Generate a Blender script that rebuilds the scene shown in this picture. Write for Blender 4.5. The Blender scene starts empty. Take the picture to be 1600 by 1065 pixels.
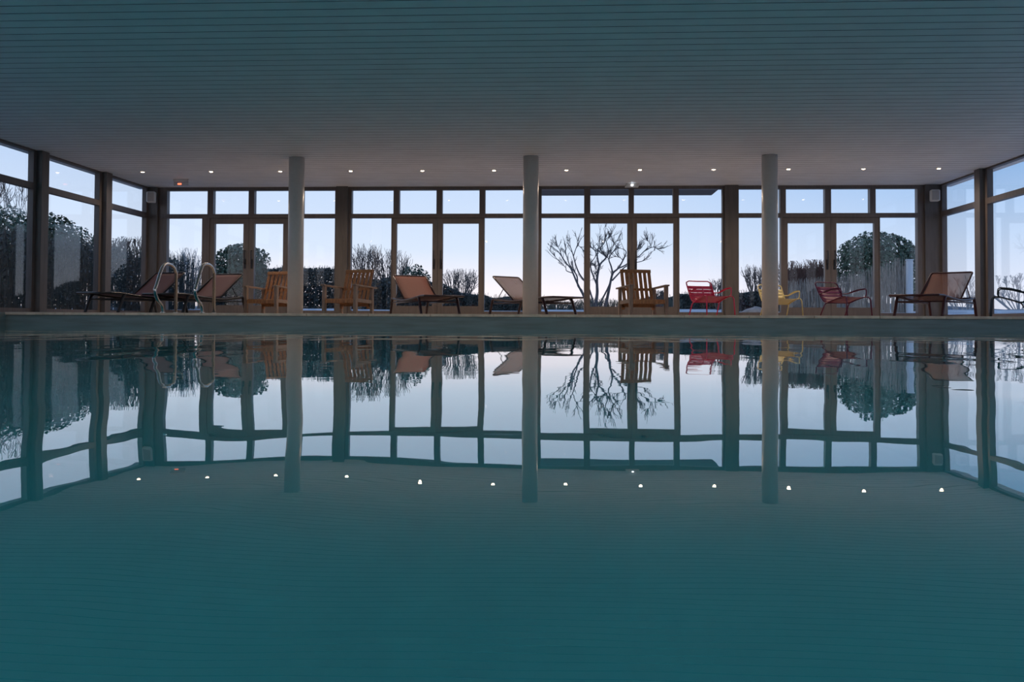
import bpy, math, random
from mathutils import Vector, Matrix, noise
sc = bpy.context.scene
col = sc.collection
PI = math.pi
rnd = random.Random(7)

# ------------------------------------------------------------------ camera
F = 1400.0                       # focal length in pixels of the 1600 px wide frame
YAW, PITCH, ROLL = math.atan(76 / F), math.radians(1.5), math.radians(0.28)
CAMZ = -0.12                     # the deck is z = 0, the water lies 0.186 below it
HORIZON = 503.0
PPY = HORIZON - F * math.tan(PITCH)
cam = bpy.data.cameras.new('camera')
camo = bpy.data.objects.new('camera', cam); col.objects.link(camo)
cam.sensor_width = 36.0; cam.lens = 36.0 * F / 1600
cam.shift_y = -(532.5 - PPY) / 1600
cam.clip_start = 0.01; cam.clip_end = 1000
R = Matrix.Rotation(YAW, 3, 'Z') @ Matrix.Rotation(PI / 2 + PITCH, 3, 'X') @ Matrix.Rotation(ROLL, 3, 'Z')
camo.matrix_world = Matrix.Translation((0, 0, CAMZ)) @ R.to_4x4()
sc.camera = camo

# ------------------------------------------------------------------ sky (dusk, sun already down)
w = bpy.data.worlds.new('world'); sc.world = w; w.use_nodes = True
nt = w.node_tree; N = nt.nodes; L = nt.links
bg = N['Background']
tc = N.new('ShaderNodeTexCoord'); sp = N.new('ShaderNodeSeparateXYZ')
L.new(tc.outputs['Generated'], sp.inputs[0])
def s2l(c):
    return tuple((v / 255 / 12.92 if v / 255 <= .04045 else ((v / 255 + .055) / 1.055) ** 2.4) for v in c) + (1,)
def ramp(stops):
    r = N.new('ShaderNodeValToRGB'); e = r.color_ramp.elements
    while len(e) < len(stops): e.new(.5)
    for q, (p, c) in zip(e, stops): q.position = p; q.color = s2l(c)
    L.new(sp.outputs['Z'], r.inputs[0]); return r
ra = ramp([(0, (255, 242, 242)), (.035, (252, 244, 252)), (.08, (216, 229, 250)), (.17, (192, 214, 247)), (.4, (168, 194, 230)), (1, (120, 150, 200))])
rb = ramp([(0, (232, 232, 245)), (.04, (215, 224, 245)), (.09, (190, 211, 242)), (.17, (136, 180, 232)), (.4, (120, 158, 212)), (1, (95, 130, 190))])
mr = N.new('ShaderNodeMapRange'); mr.inputs[1].default_value = 0.0; mr.inputs[2].default_value = .42
L.new(sp.outputs['X'], mr.inputs[0])
mx = N.new('ShaderNodeMix'); mx.data_type = 'RGBA'
L.new(mr.outputs[0], mx.inputs[0]); L.new(ra.outputs[0], mx.inputs[6]); L.new(rb.outputs[0], mx.inputs[7])
L.new(mx.outputs[2], bg.inputs[0]); bg.inputs[1].default_value = .86

sc.view_settings.view_transform = 'Standard'; sc.view_settings.look = 'None'
sc.view_settings.exposure = 0.40; sc.view_settings.gamma = 1.0; sc.view_settings.use_curve_mapping = False
cy = sc.cycles
cy.max_bounces = 10; cy.diffuse_bounces = 4; cy.glossy_bounces = 5; cy.transmission_bounces = 8; cy.transparent_max_bounces = 24
cy.sample_clamp_indirect = 2.5; cy.use_denoising = True; cy.blur_glossy = 0.5

# ------------------------------------------------------------------ helpers
def P(px, py, Y):
    """point seen at that pixel of the photo, at depth Y from the camera"""
    d = R @ Vector(((px - 800) / F, -(py - PPY) / F, -1.0))
    t = Y / d.y
    return Vector((d.x * t, Y, CAMZ + d.z * t))
def PX(px, py, X):
    d = R @ Vector(((px - 800) / F, -(py - PPY) / F, -1.0))
    t = X / d.x
    return Vector((X, d.y * t, CAMZ + d.z * t))

def mat(name, c, rough=.6, metal=0., noise_=0., nscale=20., spec=.5, bump=0., stretch=(1, 1, 1), c2=None):
    m = bpy.data.materials.new(name); m.use_nodes = True
    n = m.node_tree.nodes; l = m.node_tree.links; b = n['Principled BSDF']
    b.inputs['Roughness'].default_value = rough; b.inputs['Metallic'].default_value = metal
    b.inputs['Specular IOR Level'].default_value = spec
    col4 = tuple(c) + (1,)
    b.inputs['Base Color'].default_value = col4
    if noise_ or c2 or bump:
        t = n.new('ShaderNodeTexCoord'); mp = n.new('ShaderNodeMapping'); mp.inputs['Scale'].default_value = stretch
        nz = n.new('ShaderNodeTexNoise'); nz.inputs['Scale'].default_value = nscale; nz.inputs['Detail'].default_value = 4
        l.new(t.outputs['Object'], mp.inputs[0]); l.new(mp.outputs[0], nz.inputs['Vector'])
        r = n.new('ShaderNodeValToRGB')
        a = tuple(x * (1 - noise_) for x in c); bb = tuple(c2) if c2 else tuple(min(1, x * (1 + noise_)) for x in c)
        r.color_ramp.elements[0].position = .35; r.color_ramp.elements[1].position = .65
        r.color_ramp.elements[0].color = a + (1,); r.color_ramp.elements[1].color = bb + (1,)
        l.new(nz.outputs[0], r.inputs[0]); l.new(r.outputs[0], b.inputs['Base Color'])
        if bump:
            bp = n.new('ShaderNodeBump'); bp.inputs['Distance'].default_value = bump; bp.inputs['Strength'].default_value = 1
            l.new(nz.outputs[0], bp.inputs['Height']); l.new(bp.outputs[0], b.inputs['Normal'])
    return m

M = {}
M['ceiling'] = mat('painted_boards', (.68, .71, .75), .55, noise_=.04, nscale=3)
M['groove_shade'] = mat('board_groove_shade', (.21, .22, .24), .8)  # darker colour standing in for the shade inside the board grooves
M['wall'] = mat('plaster', (.45, .44, .43), .8, noise_=.05)
M['deck'] = mat('deck_stone', (.42, .36, .30), .5, noise_=.12, nscale=6)
M['coping'] = mat('coping_stone', (.58, .48, .38), .6, noise_=.15, nscale=9)
M['frame'] = mat('brown_window_frame', (.105, .090, .088), .45, noise_=.12, nscale=30, stretch=(1, 1, .1))
M['post'] = mat('dark_post', (.085, .075, .072), .5, noise_=.15, nscale=14, stretch=(1, 1, .15))
M['column'] = mat('column_paint', (.62, .60, .58), .35, noise_=.02)
M['dark'] = mat('dark_metal', (.012, .012, .016), .35)
M['plum_metal'] = mat('plum_metal', (.030, .012, .018), .3)
M['steel'] = mat('stainless', (.62, .60, .57), .22, 1.0)
M['white'] = mat('white_plastic', (.55, .55, .55), .5)
M['wood'] = mat('teak', (.34, .155, .060), .55, noise_=.35, nscale=14, stretch=(6, 6, .6))
M['grey_wood'] = mat('weathered_teak', (.27, .20, .16), .65, noise_=.25, nscale=14, stretch=(6, 6, .6))
M['red'] = mat('red_steel', (.80, .045, .12), .35)
M['yellow'] = mat('yellow_steel', (.70, .58, .27), .4)
M['purple'] = mat('purple_steel', (.16, .018, .06), .35)
M['purple2'] = mat('purple_slats', (.36, .05, .10), .4)
M['navy'] = mat('navy_steel', (.02, .035, .05), .3)
M['bark'] = mat('bark', (.16, .135, .13), .9, noise_=.3, nscale=12)
M['twig'] = mat('twig', (.17, .135, .12), .9)
M['twig_red'] = mat('twig_red', (.16, .085, .065), .9)
M['twig_pale'] = mat('twig_frost_glare', (.42, .42, .42), .9)
M['leaf'] = mat('evergreen_leaf', (.035, .070, .045), .45, c2=(.085, .13, .08), nscale=3.5)
M['hedge'] = mat('hedge_leaf', (.045, .060, .060), .6, c2=(.10, .105, .09), nscale=4)
M['reed'] = mat('reed', (.26, .22, .18), .9, c2=(.50, .42, .35), nscale=24, stretch=(6, 6, .3))
M['dune'] = mat('dune_grass', (.08, .10, .08), .9, c2=(.16, .16, .13), nscale=20)
M['frost'] = mat('frosted_ground', (.42, .45, .50), .9, c2=(.72, .74, .78), nscale=1.2)
M['hill'] = mat('hazy_hill', (.16, .20, .25), 1, noise_=.2, nscale=.2)  # blue grey haze of distance mixed into this colour
M['canopy'] = mat('canopy', (.09, .085, .09), .8, noise_=.3, nscale=30)

def sling(name, c, tr):
    m = bpy.data.materials.new(name); m.use_nodes = True
    n = m.node_tree.nodes; l = m.node_tree.links; b = n['Principled BSDF']; o = n['Material Output']
    b.inputs['Base Color'].default_value = tuple(c) + (1,); b.inputs['Roughness'].default_value = .7
    t = n.new('ShaderNodeBsdfTransparent'); x = n.new('ShaderNodeMixShader'); x.inputs[0].default_value = tr
    l.new(b.outputs[0], x.inputs[1]); l.new(t.outputs[0], x.inputs[2]); l.new(x.outputs[0], o.inputs[0])
    return m
M['sling_rust'] = sling('rust_mesh_fabric', (.135, .046, .040), .12)
M['sling_brown'] = sling('brown_mesh_fabric', (.115, .070, .070), .28)
M['sling_plum'] = sling('plum_mesh_fabric', (.085, .030, .046), .10)

def glassmat():
    m = bpy.data.materials.new('window_glass'); m.use_nodes = True
    n = m.node_tree.nodes; l = m.node_tree.links; o = n['Material Output']; n.remove(n['Principled BSDF'])
    t = n.new('ShaderNodeBsdfTransparent'); t.inputs[0].default_value = (.99, .995, .99, 1)
    g = n.new('ShaderNodeBsdfGlossy'); g.inputs['Roughness'].default_value = 0.0
    lw = n.new('ShaderNodeLayerWeight'); lw.inputs[0].default_value = .5
    p = n.new('ShaderNodeMath'); p.operation = 'POWER'; p.inputs[1].default_value = 5
    a = n.new('ShaderNodeMath'); a.operation = 'MULTIPLY_ADD'; a.inputs[1].default_value = .95; a.inputs[2].default_value = .03
    x = n.new('ShaderNodeMixShader')
    l.new(lw.outputs['Facing'], p.inputs[0]); l.new(p.outputs[0], a.inputs[0]); l.new(a.outputs[0], x.inputs[0])
    l.new(t.outputs[0], x.inputs[1]); l.new(g.outputs[0], x.inputs[2]); l.new(x.outputs[0], o.inputs[0])
    return m
M['glass'] = glassmat()

def emat(name, c, s):
    m = bpy.data.materials.new(name); m.use_nodes = True
    n = m.node_tree.nodes; b = n['Principled BSDF']
    b.inputs['Emission Color'].default_value = tuple(c) + (1,); b.inputs['Emission Strength'].default_value = s
    b.inputs['Base Color'].default_value = (.1, .1, .1, 1)
    return m
M['bulb'] = emat('warm_bulb', (1, .75, .5), 14)
M['led'] = emat('white_led', (.85, .9, 1), 12)
M['redled'] = emat('red_led', (1, .18, .08), 1.6)

def watermat():
    m = bpy.data.materials.new('pool_water'); m.use_nodes = True
    n = m.node_tree.nodes; l = m.node_tree.links; b = n['Principled BSDF']
    b.inputs['Base Color'].default_value = (.80, .97, 1.0, 1)
    b.inputs['Roughness'].default_value = 0.0; b.inputs['IOR'].default_value = 1.333
    b.inputs['Transmission Weight'].default_value = 1.0; b.inputs['Specular Tint'].default_value = (.82, .95, 1.0, 1)
    t = n.new('ShaderNodeTexCoord')
    def wave(scale, stretch, amp, prev, detail=1.0):
        mp = n.new('ShaderNodeMapping'); mp.inputs['Scale'].default_value = stretch
        nz = n.new('ShaderNodeTexNoise'); nz.inputs['Scale'].default_value = scale; nz.inputs['Detail'].default_value = detail
        l.new(t.outputs['Object'], mp.inputs[0]); l.new(mp.outputs[0], nz.inputs['Vector'])
        bp = n.new('ShaderNodeBump'); bp.inputs['Strength'].default_value = 1; bp.inputs['Distance'].default_value = amp
        l.new(nz.outputs[0], bp.inputs['Height'])
        if prev: l.new(prev.outputs[0], bp.inputs['Normal'])
        return bp
    a = wave(.9, (.8, 1, 1), .0020, None, 0)
    a = wave(4.5, (1.9, .6, 1), .0009, a, 0)
    a = wave(22, (.7, 1, 1), .00005, a, 1)
    l.new(a.outputs[0], b.inputs['Normal'])
    return m
M['water'] = watermat()
M['liner'] = mat('teal_pool_liner', (.012, .36, .42), .6, noise_=.05, nscale=1.5)
M['tile'] = mat('pool_wall_band', (.15, .205, .215), .5, noise_=.18, nscale=5, stretch=(.3, .3, 3))

class MB:
    def __init__(s): s.v = []; s.f = []
    def add(s, vs, fs):
        k = len(s.v); s.v += [tuple(q) for q in vs]; s.f += [tuple(i + k for i in f) for f in fs]; return s
    def box(s, a, b):
        x0, y0, z0 = a; x1, y1, z1 = b
        v = [(x0, y0, z0), (x1, y0, z0), (x1, y1, z0), (x0, y1, z0), (x0, y0, z1), (x1, y0, z1), (x1, y1, z1), (x0, y1, z1)]
        return s.add(v, [(0, 3, 2, 1), (4, 5, 6, 7), (0, 1, 5, 4), (1, 2, 6, 5), (2, 3, 7, 6), (3, 0, 4, 7)])
    def bar(s, p, q, w_, h_, up=(0, 0, 1)):
        """board from p to q, w_ wide sideways and h_ thick along 'up'"""
        p, q = Vector(p), Vector(q); d = (q - p).normalized(); u = Vector(up); sd = d.cross(u).normalized(); u = sd.cross(d)
        vs = [c + sd * (i * w_ / 2) + u * (j * h_ / 2) for c in (p, q) for i, j in ((-1, -1), (1, -1), (1, 1), (-1, 1))]
        return s.add(vs, [(3, 2, 1, 0), (4, 5, 6, 7), (0, 1, 5, 4), (1, 2, 6, 5), (2, 3, 7, 6), (3, 0, 4, 7)])
    def tube(s, pts, r, n=8, closed=False, cap=True):
        pts = [Vector(p) for p in pts]; m = len(pts)
        rs = r if isinstance(r, (list, tuple)) else [r] * m
        def tang(i):
            a = pts[(i - 1) % m] if (i > 0 or closed) else pts[0]; b = pts[(i + 1) % m] if (i < m - 1 or closed) else pts[-1]
            d = b - a
            return d.normalized() if d.length > 1e-9 else Vector((0, 0, 1))
        t0 = tang(0); ref = Vector((0, 0, 1)) if abs(t0.z) < .9 else Vector((0, 1, 0))
        nrm = (ref - t0 * ref.dot(t0)).normalized(); vs = []
        for i in range(m):
            t = tang(i); nrm = nrm - t * nrm.dot(t)
            nrm = nrm.normalized() if nrm.length > 1e-6 else t.orthogonal().normalized()
            bn = t.cross(nrm)
            vs += [pts[i] + (nrm * math.cos(2 * PI * k / n) + bn * math.sin(2 * PI * k / n)) * rs[i] for k in range(n)]
        fs = []
        for i in range(m if closed else m - 1):
            j = (i + 1) % m
            fs += [(i * n + k, i * n + (k + 1) % n, j * n + (k + 1) % n, j * n + k) for k in range(n)]
        if cap and not closed:
            fs += [tuple(reversed(range(n))), tuple((m - 1) * n + k for k in range(n))]
        return s.add(vs, fs)
    def sheet(s, rows, th):
        """thick sheet through rows of points (each row the same length)"""
        nr, nc = len(rows), len(rows[0]); rows = [[Vector(p) for p in r] for r in rows]
        nn = []
        for i in range(nr):
            for j in range(nc):
                a = rows[min(i + 1, nr - 1)][j] - rows[max(i - 1, 0)][j]; b = rows[i][min(j + 1, nc - 1)] - rows[i][max(j - 1, 0)]
                nn.append(a.cross(b).normalized())
        flat = [p for r in rows for p in r]
        vs = [p + q * th / 2 for p, q in zip(flat, nn)] + [p - q * th / 2 for p, q in zip(flat, nn)]
        o = nr * nc; fs = []
        for i in range(nr - 1):
            for j in range(nc - 1):
                a, b, c, d = i * nc + j, i * nc + j + 1, (i + 1) * nc + j + 1, (i + 1) * nc + j
                fs += [(a, d, c, b), (a + o, b + o, c + o, d + o)]
        for i in range(nr - 1):
            a, d = i * nc, (i + 1) * nc; fs.append((a, a + o, d + o, d))
            a, d = i * nc + nc - 1, (i + 1) * nc + nc - 1; fs.append((a, d, d + o, a + o))
        for j in range(nc - 1):
            fs.append((j, j + 1, j + 1 + o, j + o)); a = (nr - 1) * nc + j; fs.append((a, a + o, a + 1 + o, a + 1))
        return s.add(vs, fs)
    def build(s, name, m, parent=None, smooth=False, bevel=0):
        me = bpy.data.meshes.new(name); me.from_pydata(s.v, [], s.f); me.materials.append(m)
        if smooth: me.polygons.foreach_set('use_smooth', [True] * len(me.polygons))
        me.update()
        o = bpy.data.objects.new(name, me); col.objects.link(o)
        if parent: o.parent = parent
        if bevel:
            b = o.modifiers.new('edge', 'BEVEL'); b.width = bevel; b.segments = 2; b.limit_method = 'ANGLE'
        return o

def fillet(pts, r, n=5):
    pts = [Vector(p) for p in pts]; out = [pts[0]]
    for i in range(1, len(pts) - 1):
        a, b, c = pts[i - 1], pts[i], pts[i + 1]
        d1, d2 = (a - b), (c - b); k = min(r, d1.length * .48, d2.length * .48)
        p, q = b + d1.normalized() * k, b + d2.normalized() * k
        for t in range(n + 1):
            u = t / n; out.append(p * (1 - u) ** 2 + b * 2 * u * (1 - u) + q * u * u)
    out.append(pts[-1]); return out
def curve(pts, n=6):
    pts = [Vector(p) for p in pts]; out = []
    for i in range(len(pts) - 1):
        p0, p1, p2, p3 = pts[max(i - 1, 0)], pts[i], pts[i + 1], pts[min(i + 2, len(pts) - 1)]
        for k in range(n):
            t = k / n
            out.append(.5 * ((2 * p1) + (p2 - p0) * t + (2 * p0 - 5 * p1 + 4 * p2 - p3) * t * t + (3 * p1 - p0 - 3 * p2 + p3) * t ** 3))
    out.append(pts[-1]); return out

def tag(o, label, cat=None, group=None, kind=None):
    o['label'] = label
    if cat: o['category'] = cat
    if group: o['group'] = group
    if kind: o['kind'] = kind
    return o
def struct(o, label, cat): return tag(o, label, cat, kind='structure')
def thing(name, loc, rz, label, cat, group=None):
    o = bpy.data.objects.new(name, None); col.objects.link(o); o.empty_display_size = .1
    o.location = loc; o.rotation_euler = (0, 0, rz); return tag(o, label, cat, group)
def dup(root, loc, rz, label, group=None, mats=None):
    r = root.copy(); col.objects.link(r); r.location = loc; r.rotation_euler = (0, 0, rz); r['label'] = label
    if group: r['group'] = group
    def rec(src, dst):
        for ch in [c for c in col.objects if c.parent is src]:
            c = ch.copy(); col.objects.link(c); c.parent = dst
            if mats and c.type == 'MESH' and c.data.materials:
                old = c.data.materials[0].name
                if old in mats:
                    c.data = c.data.copy(); c.data.materials[0] = mats[old]
            rec(ch, c)
    rec(root, r); return r

# ------------------------------------------------------------------ room shell
D = 19.2; POOL_Y = 14.0; WATER = CAMZ - .066
XL = P(231, 400, D).x; XR = P(1470, 400, D).x
H = P(850, 291.5, D).z                                       # ceiling height above the deck
YB = -9.0                                                    # wall behind the camera
PXL, PXR, PYN = XL + .12, XR - .12, -5.0

# ceiling of narrow boards with a V groove between them
mb = MB(); pitch = .2; y = YB; prof = []
while y < D:
    prof += [(y, H), (y + pitch - .016, H), (y + pitch - .015, H + .015), (y + pitch - .001, H + .015)]; y += pitch
prof.append((y, H))
x0, x1 = XL - .3, XR + .3
vs = [(x, yy, zz) for yy, zz in prof for x in (x0, x1)]; k = len(prof)
mb.add(vs, [(2 * i, 2 * i + 2, 2 * i + 3, 2 * i + 1) for i in range(k - 1)])
mb.box((x0, YB, H + .03), (x1, D + .2, H + .3))
co = mb.build('ceiling', M['ceiling']); co.data.materials.append(M['groove_shade'])
for i in range(k - 1): co.data.polygons[i].material_index = 1 if i % 4 else 0
struct(co, 'flat ceiling of narrow grey painted boards over the pool', 'ceiling')

# deck, coping, basin
mb = MB()
mb.box((XL - .2, POOL_Y + .0, -.3), (XR + .2, D + .3, 0)); mb.box((XL - .2, YB, -.3), (XR + .2, PYN, 0))
mb.box((XL - .2, PYN, -.3), (PXL, POOL_Y, 0)); mb.box((PXR, PYN, -.3), (XR + .2, POOL_Y, 0))
struct(mb.build('floor', M['deck']), 'stone deck floor around the swimming pool', 'floor')
mb = MB(); n_ = 17; wd = (PXR - PXL) / n_
for i in range(n_):
    mb.box((PXL + i * wd + .003, POOL_Y - .035, -.042), (PXL + (i + 1) * wd - .003, POOL_Y + .30, .002))
struct(mb.build('trim_1', M['coping'], bevel=.006), 'beige stone coping along the far edge of the pool', 'pool coping')
mb = MB(); Zb = WATER - 1.45
mb.box((PXL - .2, POOL_Y, Zb - .2), (PXR + .2, POOL_Y + .25, -.301))
mb.box((PXL - .2, PYN - .25, Zb - .2), (PXR + .2, PYN, -.301))
mb.box((PXL - .2, PYN, Zb - .2), (PXL, POOL_Y, -.301)); mb.box((PXR, PYN, Zb - .2), (PXR + .2, POOL_Y, -.301))
mb.box((PXL, PYN, Zb - .2), (PXR, POOL_Y, Zb))
struct(mb.build('pool_basin', M['liner']), 'teal lined basin under the pool water', 'pool basin')
mb = MB()
mb.box((PXL, POOL_Y - .012, -.34), (PXR, POOL_Y, -.042))
mb.box((PXL, PYN, -.34), (PXL + .012, POOL_Y - .012, -.002)); mb.box((PXR - .012, PYN, -.34), (PXR, POOL_Y - .012, -.002))
struct(mb.build('wall_pool', M['tile']), 'grey green tiled band of the pool wall above the water', 'pool wall')
mb = MB(); mb.box((PXL - .01, PYN - .01, Zb - .01), (PXR + .01, POOL_Y + .01, WATER))
struct(mb.build('pool_water', M['water']), 'calm teal swimming pool water mirroring the windows', 'water')

# ------------------------------------------------------------------ the glazed end wall
ZT, ZB_ = P(850, 296.5, D).z, P(850, 486.5, D).z
zt0, zt1 = P(850, 340.3, D).z, P(850, 334, D).z              # transom
dz0, dz1 = P(850, 478.6, D).z, P(850, 349, D).z              # door glass
X = lambda px: P(px, 400, D).x
bays = [  # left, right, upper panes, fixed panes, door glass
    (249, 527, [(262, 325), (334, 389), (398, 464), (474, 524)], [(262, 317), (467, 524)], [(336, 381), (398, 443)]),
    (545, 836, [(550, 615), (624, 682), (691, 749), (758, 822)], [(549, 612), (757, 820)], [(620, 676), (692, 748)]),
    (836, 1131, [(846, 912.5), (922, 982), (990, 1051), (1060, 1128)], [(846, 912.5), (1061, 1128)], [(922, 980), (995, 1052)]),
    (1152, 1442, [(1153.5, 1218), (1227, 1288), (1297.5, 1358), (1367, 1432)], [(1153.5, 1219), (1373.5, 1432)], [(1230, 1288), (1306, 1365)]),
]
FD = .07                                                     # half depth of the frames
side_of = ['beside the left corner', 'left of the middle column', 'in front of the bare tree', 'in front of the round evergreen shrub']
def pane(parent, x0, x1, z0, z1, yy=D):
    e = .012
    return MB().box((x0 - e, yy - .004, z0 - e), (x1 + e, yy + .004, z1 + e)).build('pane', M['glass'], parent)
dn = 0
for bi, (l, r, up, fx, dr) in enumerate(bays):
    mb = MB(); xl, xr = X(l), X(r)
    def bar(a0, a1, z0, z1, d=FD, mbx=None): (mbx or mb).box((a0, D - d, z0), (a1, D + d, z1))
    bar(xl, xr, ZT, H)                                        # head
    bar(xl, xr, zt0, zt1, FD + .004)                                  # transom
    xs = [xl] + [X(v) for q in up for v in q] + [xr]
    for i in range(0, len(xs), 2): bar(xs[i], xs[i + 1], zt1, ZT)
    dx0, dx1 = X(dr[0][0] - 7.5), X(dr[1][1] + 7.5)             # door opening
    bar(xl, X(fx[0][0]), 0, zt0); bar(X(fx[0][1]), dx0, 0, zt0)
    bar(dx1, X(fx[1][0]), 0, zt0); bar(X(fx[1][1]), xr, 0, zt0)
    for a, b in fx: bar(X(a), X(b), 0, ZB_)
    wo = mb.build('window_%d' % (bi + 1), M['frame'])
    struct(wo, 'tall brown framed window bay ' + side_of[bi], 'window')
    for a, b in up: pane(wo, X(a), X(b), zt1, ZT)
    for a, b in fx: pane(wo, X(a), X(b), ZB_, zt0)
    mid = (X(dr[0][1]) + X(dr[1][0])) / 2
    for k_, (a, b) in enumerate(dr):
        dn += 1; a0 = dx0 + .002 if k_ == 0 else mid + .003; b0 = mid - .003 if k_ == 0 else dx1 - .002
        m2 = MB(); g0, g1 = X(a), X(b)
        for q in ((a0, g0, .005, zt0 - .002), (g1, b0, .005, zt0 - .002), (g0, g1, .005, dz0), (g0, g1, dz1, zt0 - .002)):
            m2.box((q[0], D - .05, q[2]), (q[1], D + .05, q[3]))
        do = m2.build('door_%d' % dn, M['frame'])
        struct(do, ('left' if k_ == 0 else 'right') + ' leaf of the brown glazed double door in the bay ' + side_of[bi], 'door')
        pane(do, g0, g1, dz0, dz1)
        hx = mid - .075 if k_ == 0 else mid + .075; zc = P(850, 411, D).z
        hb = MB().box((hx - .022, D - .062, zc - .13), (hx + .022, D - .05, zc + .08))
        hb.tube(fillet([(hx, D - .06, zc + .26), (hx, D - .11, zc + .26), (hx, D - .11, zc - .02), (hx, D - .06, zc - .02)], .02), .011, 6)
        hb.build('door_handle', M['dark'], do)
# posts between the bays, flush timber covers standing inside the glazing
pn = 1
for l, r, nm in ((527, 545, 'between the first and second window bays'), (829, 840, 'behind the middle white column'), (1131, 1152, 'between the third and fourth window bays')):
    pn += 1
    o = MB().box((X(l), D - .16, 0), (X(r), D + .12, H)).build('trim_%d' % pn, M['post'], bevel=.004)
    struct(o, 'dark brown timber post ' + nm, 'post')
for l, r, nm in ((231, 249, 'left'), (1442, 1470, 'right')):
    pn += 1
    o = MB().box((X(l), D - .13, 0), (X(r), D + .14, H)).build('trim_%d' % pn, M['post'], bevel=.004)
    struct(o, 'dark brown timber corner post at the %s end of the glazed wall' % nm, 'post')

# ------------------------------------------------------------------ glazed side walls
wn = 4
def side_wall(x, sgn, ys, nm, zs):
    """posts centred at ys, sgn points into the room"""
    global wn, pn
    for i, yc in enumerate(ys):
        pn += 1
        a, b = sorted((x - sgn * .1, x + sgn * .15))
        o = MB().box((a, yc - .11, 0), (b, yc + .11, H)).build('trim_%d' % pn, M['post'], bevel=.004)
        struct(o, 'dark timber post %s in the %s glass wall' % (['nearest the far corner', 'second from the far corner', 'third from the far corner', 'fourth from the far corner', 'fifth from the far corner', 'sixth from the far corner', 'seventh from the far corner', 'eighth from the far corner', 'ninth from the far corner', 'tenth from the far corner', 'eleventh from the far corner', 'twelfth from the far corner'][i], nm), 'post')
    edges = [D - .12] + ys; t0, t1, zb, zt = zs
    for i in range(len(edges) - 1):
        b = edges[i] - (.11 if i else 0); a = edges[i + 1] + .11
        wn += 1; mb = MB(); fw = .085; bx = (x - .05, x + .05)
        def q(y0, y1, z0, z1): mb.box((bx[0], y0, z0), (bx[1], y1, z1))
        q(a, b, zt, H); q(a, b, 0, zb); q(a, a + fw, zb, zt); q(b - fw, b, zb, zt); q(a + fw, b - fw, t0, t1)
        o = mb.build('window_%d' % wn, M['frame'])
        struct(o, 'brown framed window in the %s wall, number %d from the far corner' % (nm, i + 1), 'window')
        for z0, z1 in ((zb, t0), (t1, zt)):
            MB().box((x - .004, a + fw - .01, z0 - .01), (x + .004, b - fw + .01, z1 + .01)).build('pane', M['glass'], o)
def yl(px): return PX(px, 400, XL).y
def yr(px): return PX(px, 400, XR).y
ysL = [yl(158), yl(56)]; st = ysL[0] - ysL[1]
while ysL[-1] - st > YB + .5: ysL.append(ysL[-1] - st)
ysR = [yr(1540)]
while ysR[-1] - st > YB + .5: ysR.append(ysR[-1] - st)
zs = (zt0 + .0, zt1 + .02, .075, H - .035)
side_wall(XL, 1, ysL, 'left', zs); side_wall(XR, -1, ysR, 'right', zs)
o = MB().box((XL - .2, YB - .2, 0), (XR + .2, YB, H)).build('wall_back', M['wall']); struct(o, 'plain plaster wall behind the viewer', 'wall')

# canopy outside the third bay
cx0, cx1 = P(838, 305, D + 1.4).x, P(1112, 305, D + 1.4).x
mb = MB().box((cx0, D + .16, H + .005), (cx1, D + 1.42, H + .28))
struct(mb.build('trim_40', M['canopy']), 'dark roof overhang outside above the bare tree window bay', 'roof overhang')

# ------------------------------------------------------------------ round columns
for i, (px, nm) in enumerate(((462, 'beside the wooden armchair at the left'), (829, 'in the middle of the room'), (1203, 'in front of the yellow chair'))):
    yc = 15.7; c = P(px, 400, yc); mb = MB()
    ring = [(0, .137), (H + .005, .137)]
    mb.tube([(c.x, yc, z) for z, _ in ring], .137, 40)
    o = mb.build('trim_%d' % (50 + i), M['column'], smooth=False)
    for p in o.data.polygons: p.use_smooth = len(p.vertices) == 4
    struct(o, 'round white painted column ' + nm, 'column')

# ------------------------------------------------------------------ recessed ceiling lights
lx = [223, 330, 438, 548, 660, 772, 885, 1000, 1115, 1232, 1349, 1467]
ly = 17.1
def downlight():
    t = thing('ceiling_light', (0, 0, 0), 0, 'x', 'ceiling light', 'recessed ceiling lights along the glazed wall')
    n = 20; mb = MB(); vs = []; fs = []
    for r_, z_ in ((.052, -.001), (.052, -.006), (.036, -.006), (.034, .02)):
        vs += [(r_ * math.cos(2 * PI * k / n), r_ * math.sin(2 * PI * k / n), z_) for k in range(n)]
    for j in range(3): fs += [(j * n + k, j * n + (k + 1) % n, (j + 1) * n + (k + 1) % n, (j + 1) * n + k) for k in range(n)]
    mb.add(vs, fs).build('rim', M['white'], t)
    mb = MB(); mb.tube([(0, 0, -.0045), (0, 0, -.013)], [.034, .022], 16); mb.build('bulb', M['bulb'], t)
    return t
proto = None
near_fill = bpy.data.lights.new('near_fill_spot', 'SPOT'); near_fill.energy = 270; near_fill.color = (1, .84, .74); near_fill.spot_size = math.radians(175); near_fill.spot_blend = .6; near_fill.shadow_soft_size = .03
names = ['first', 'second', 'third', 'fourth', 'fifth', 'sixth', 'seventh', 'eighth', 'ninth', 'tenth', 'eleventh', 'twelfth']
lamp = bpy.data.lights.new('ceiling_spot', 'SPOT'); lamp.energy = 38; lamp.color = (1, .76, .56); lamp.spot_size = math.radians(165); lamp.spot_blend = 1.0; lamp.shadow_soft_size = .03
for i, px in enumerate(lx):
    c = P(px, 264, ly); lab = 'small round recessed ceiling light, %s from the left in the row' % names[i]
    if proto is None: proto = downlight(); o = proto; o.location = (c.x, ly, H); o['label'] = lab
    else: o = dup(proto, (c.x, ly, H), 0, lab)
    s = bpy.data.objects.new('ceiling_spot', lamp); col.objects.link(s); s.parent = o; s.location = (0, 0, -.02)
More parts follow.
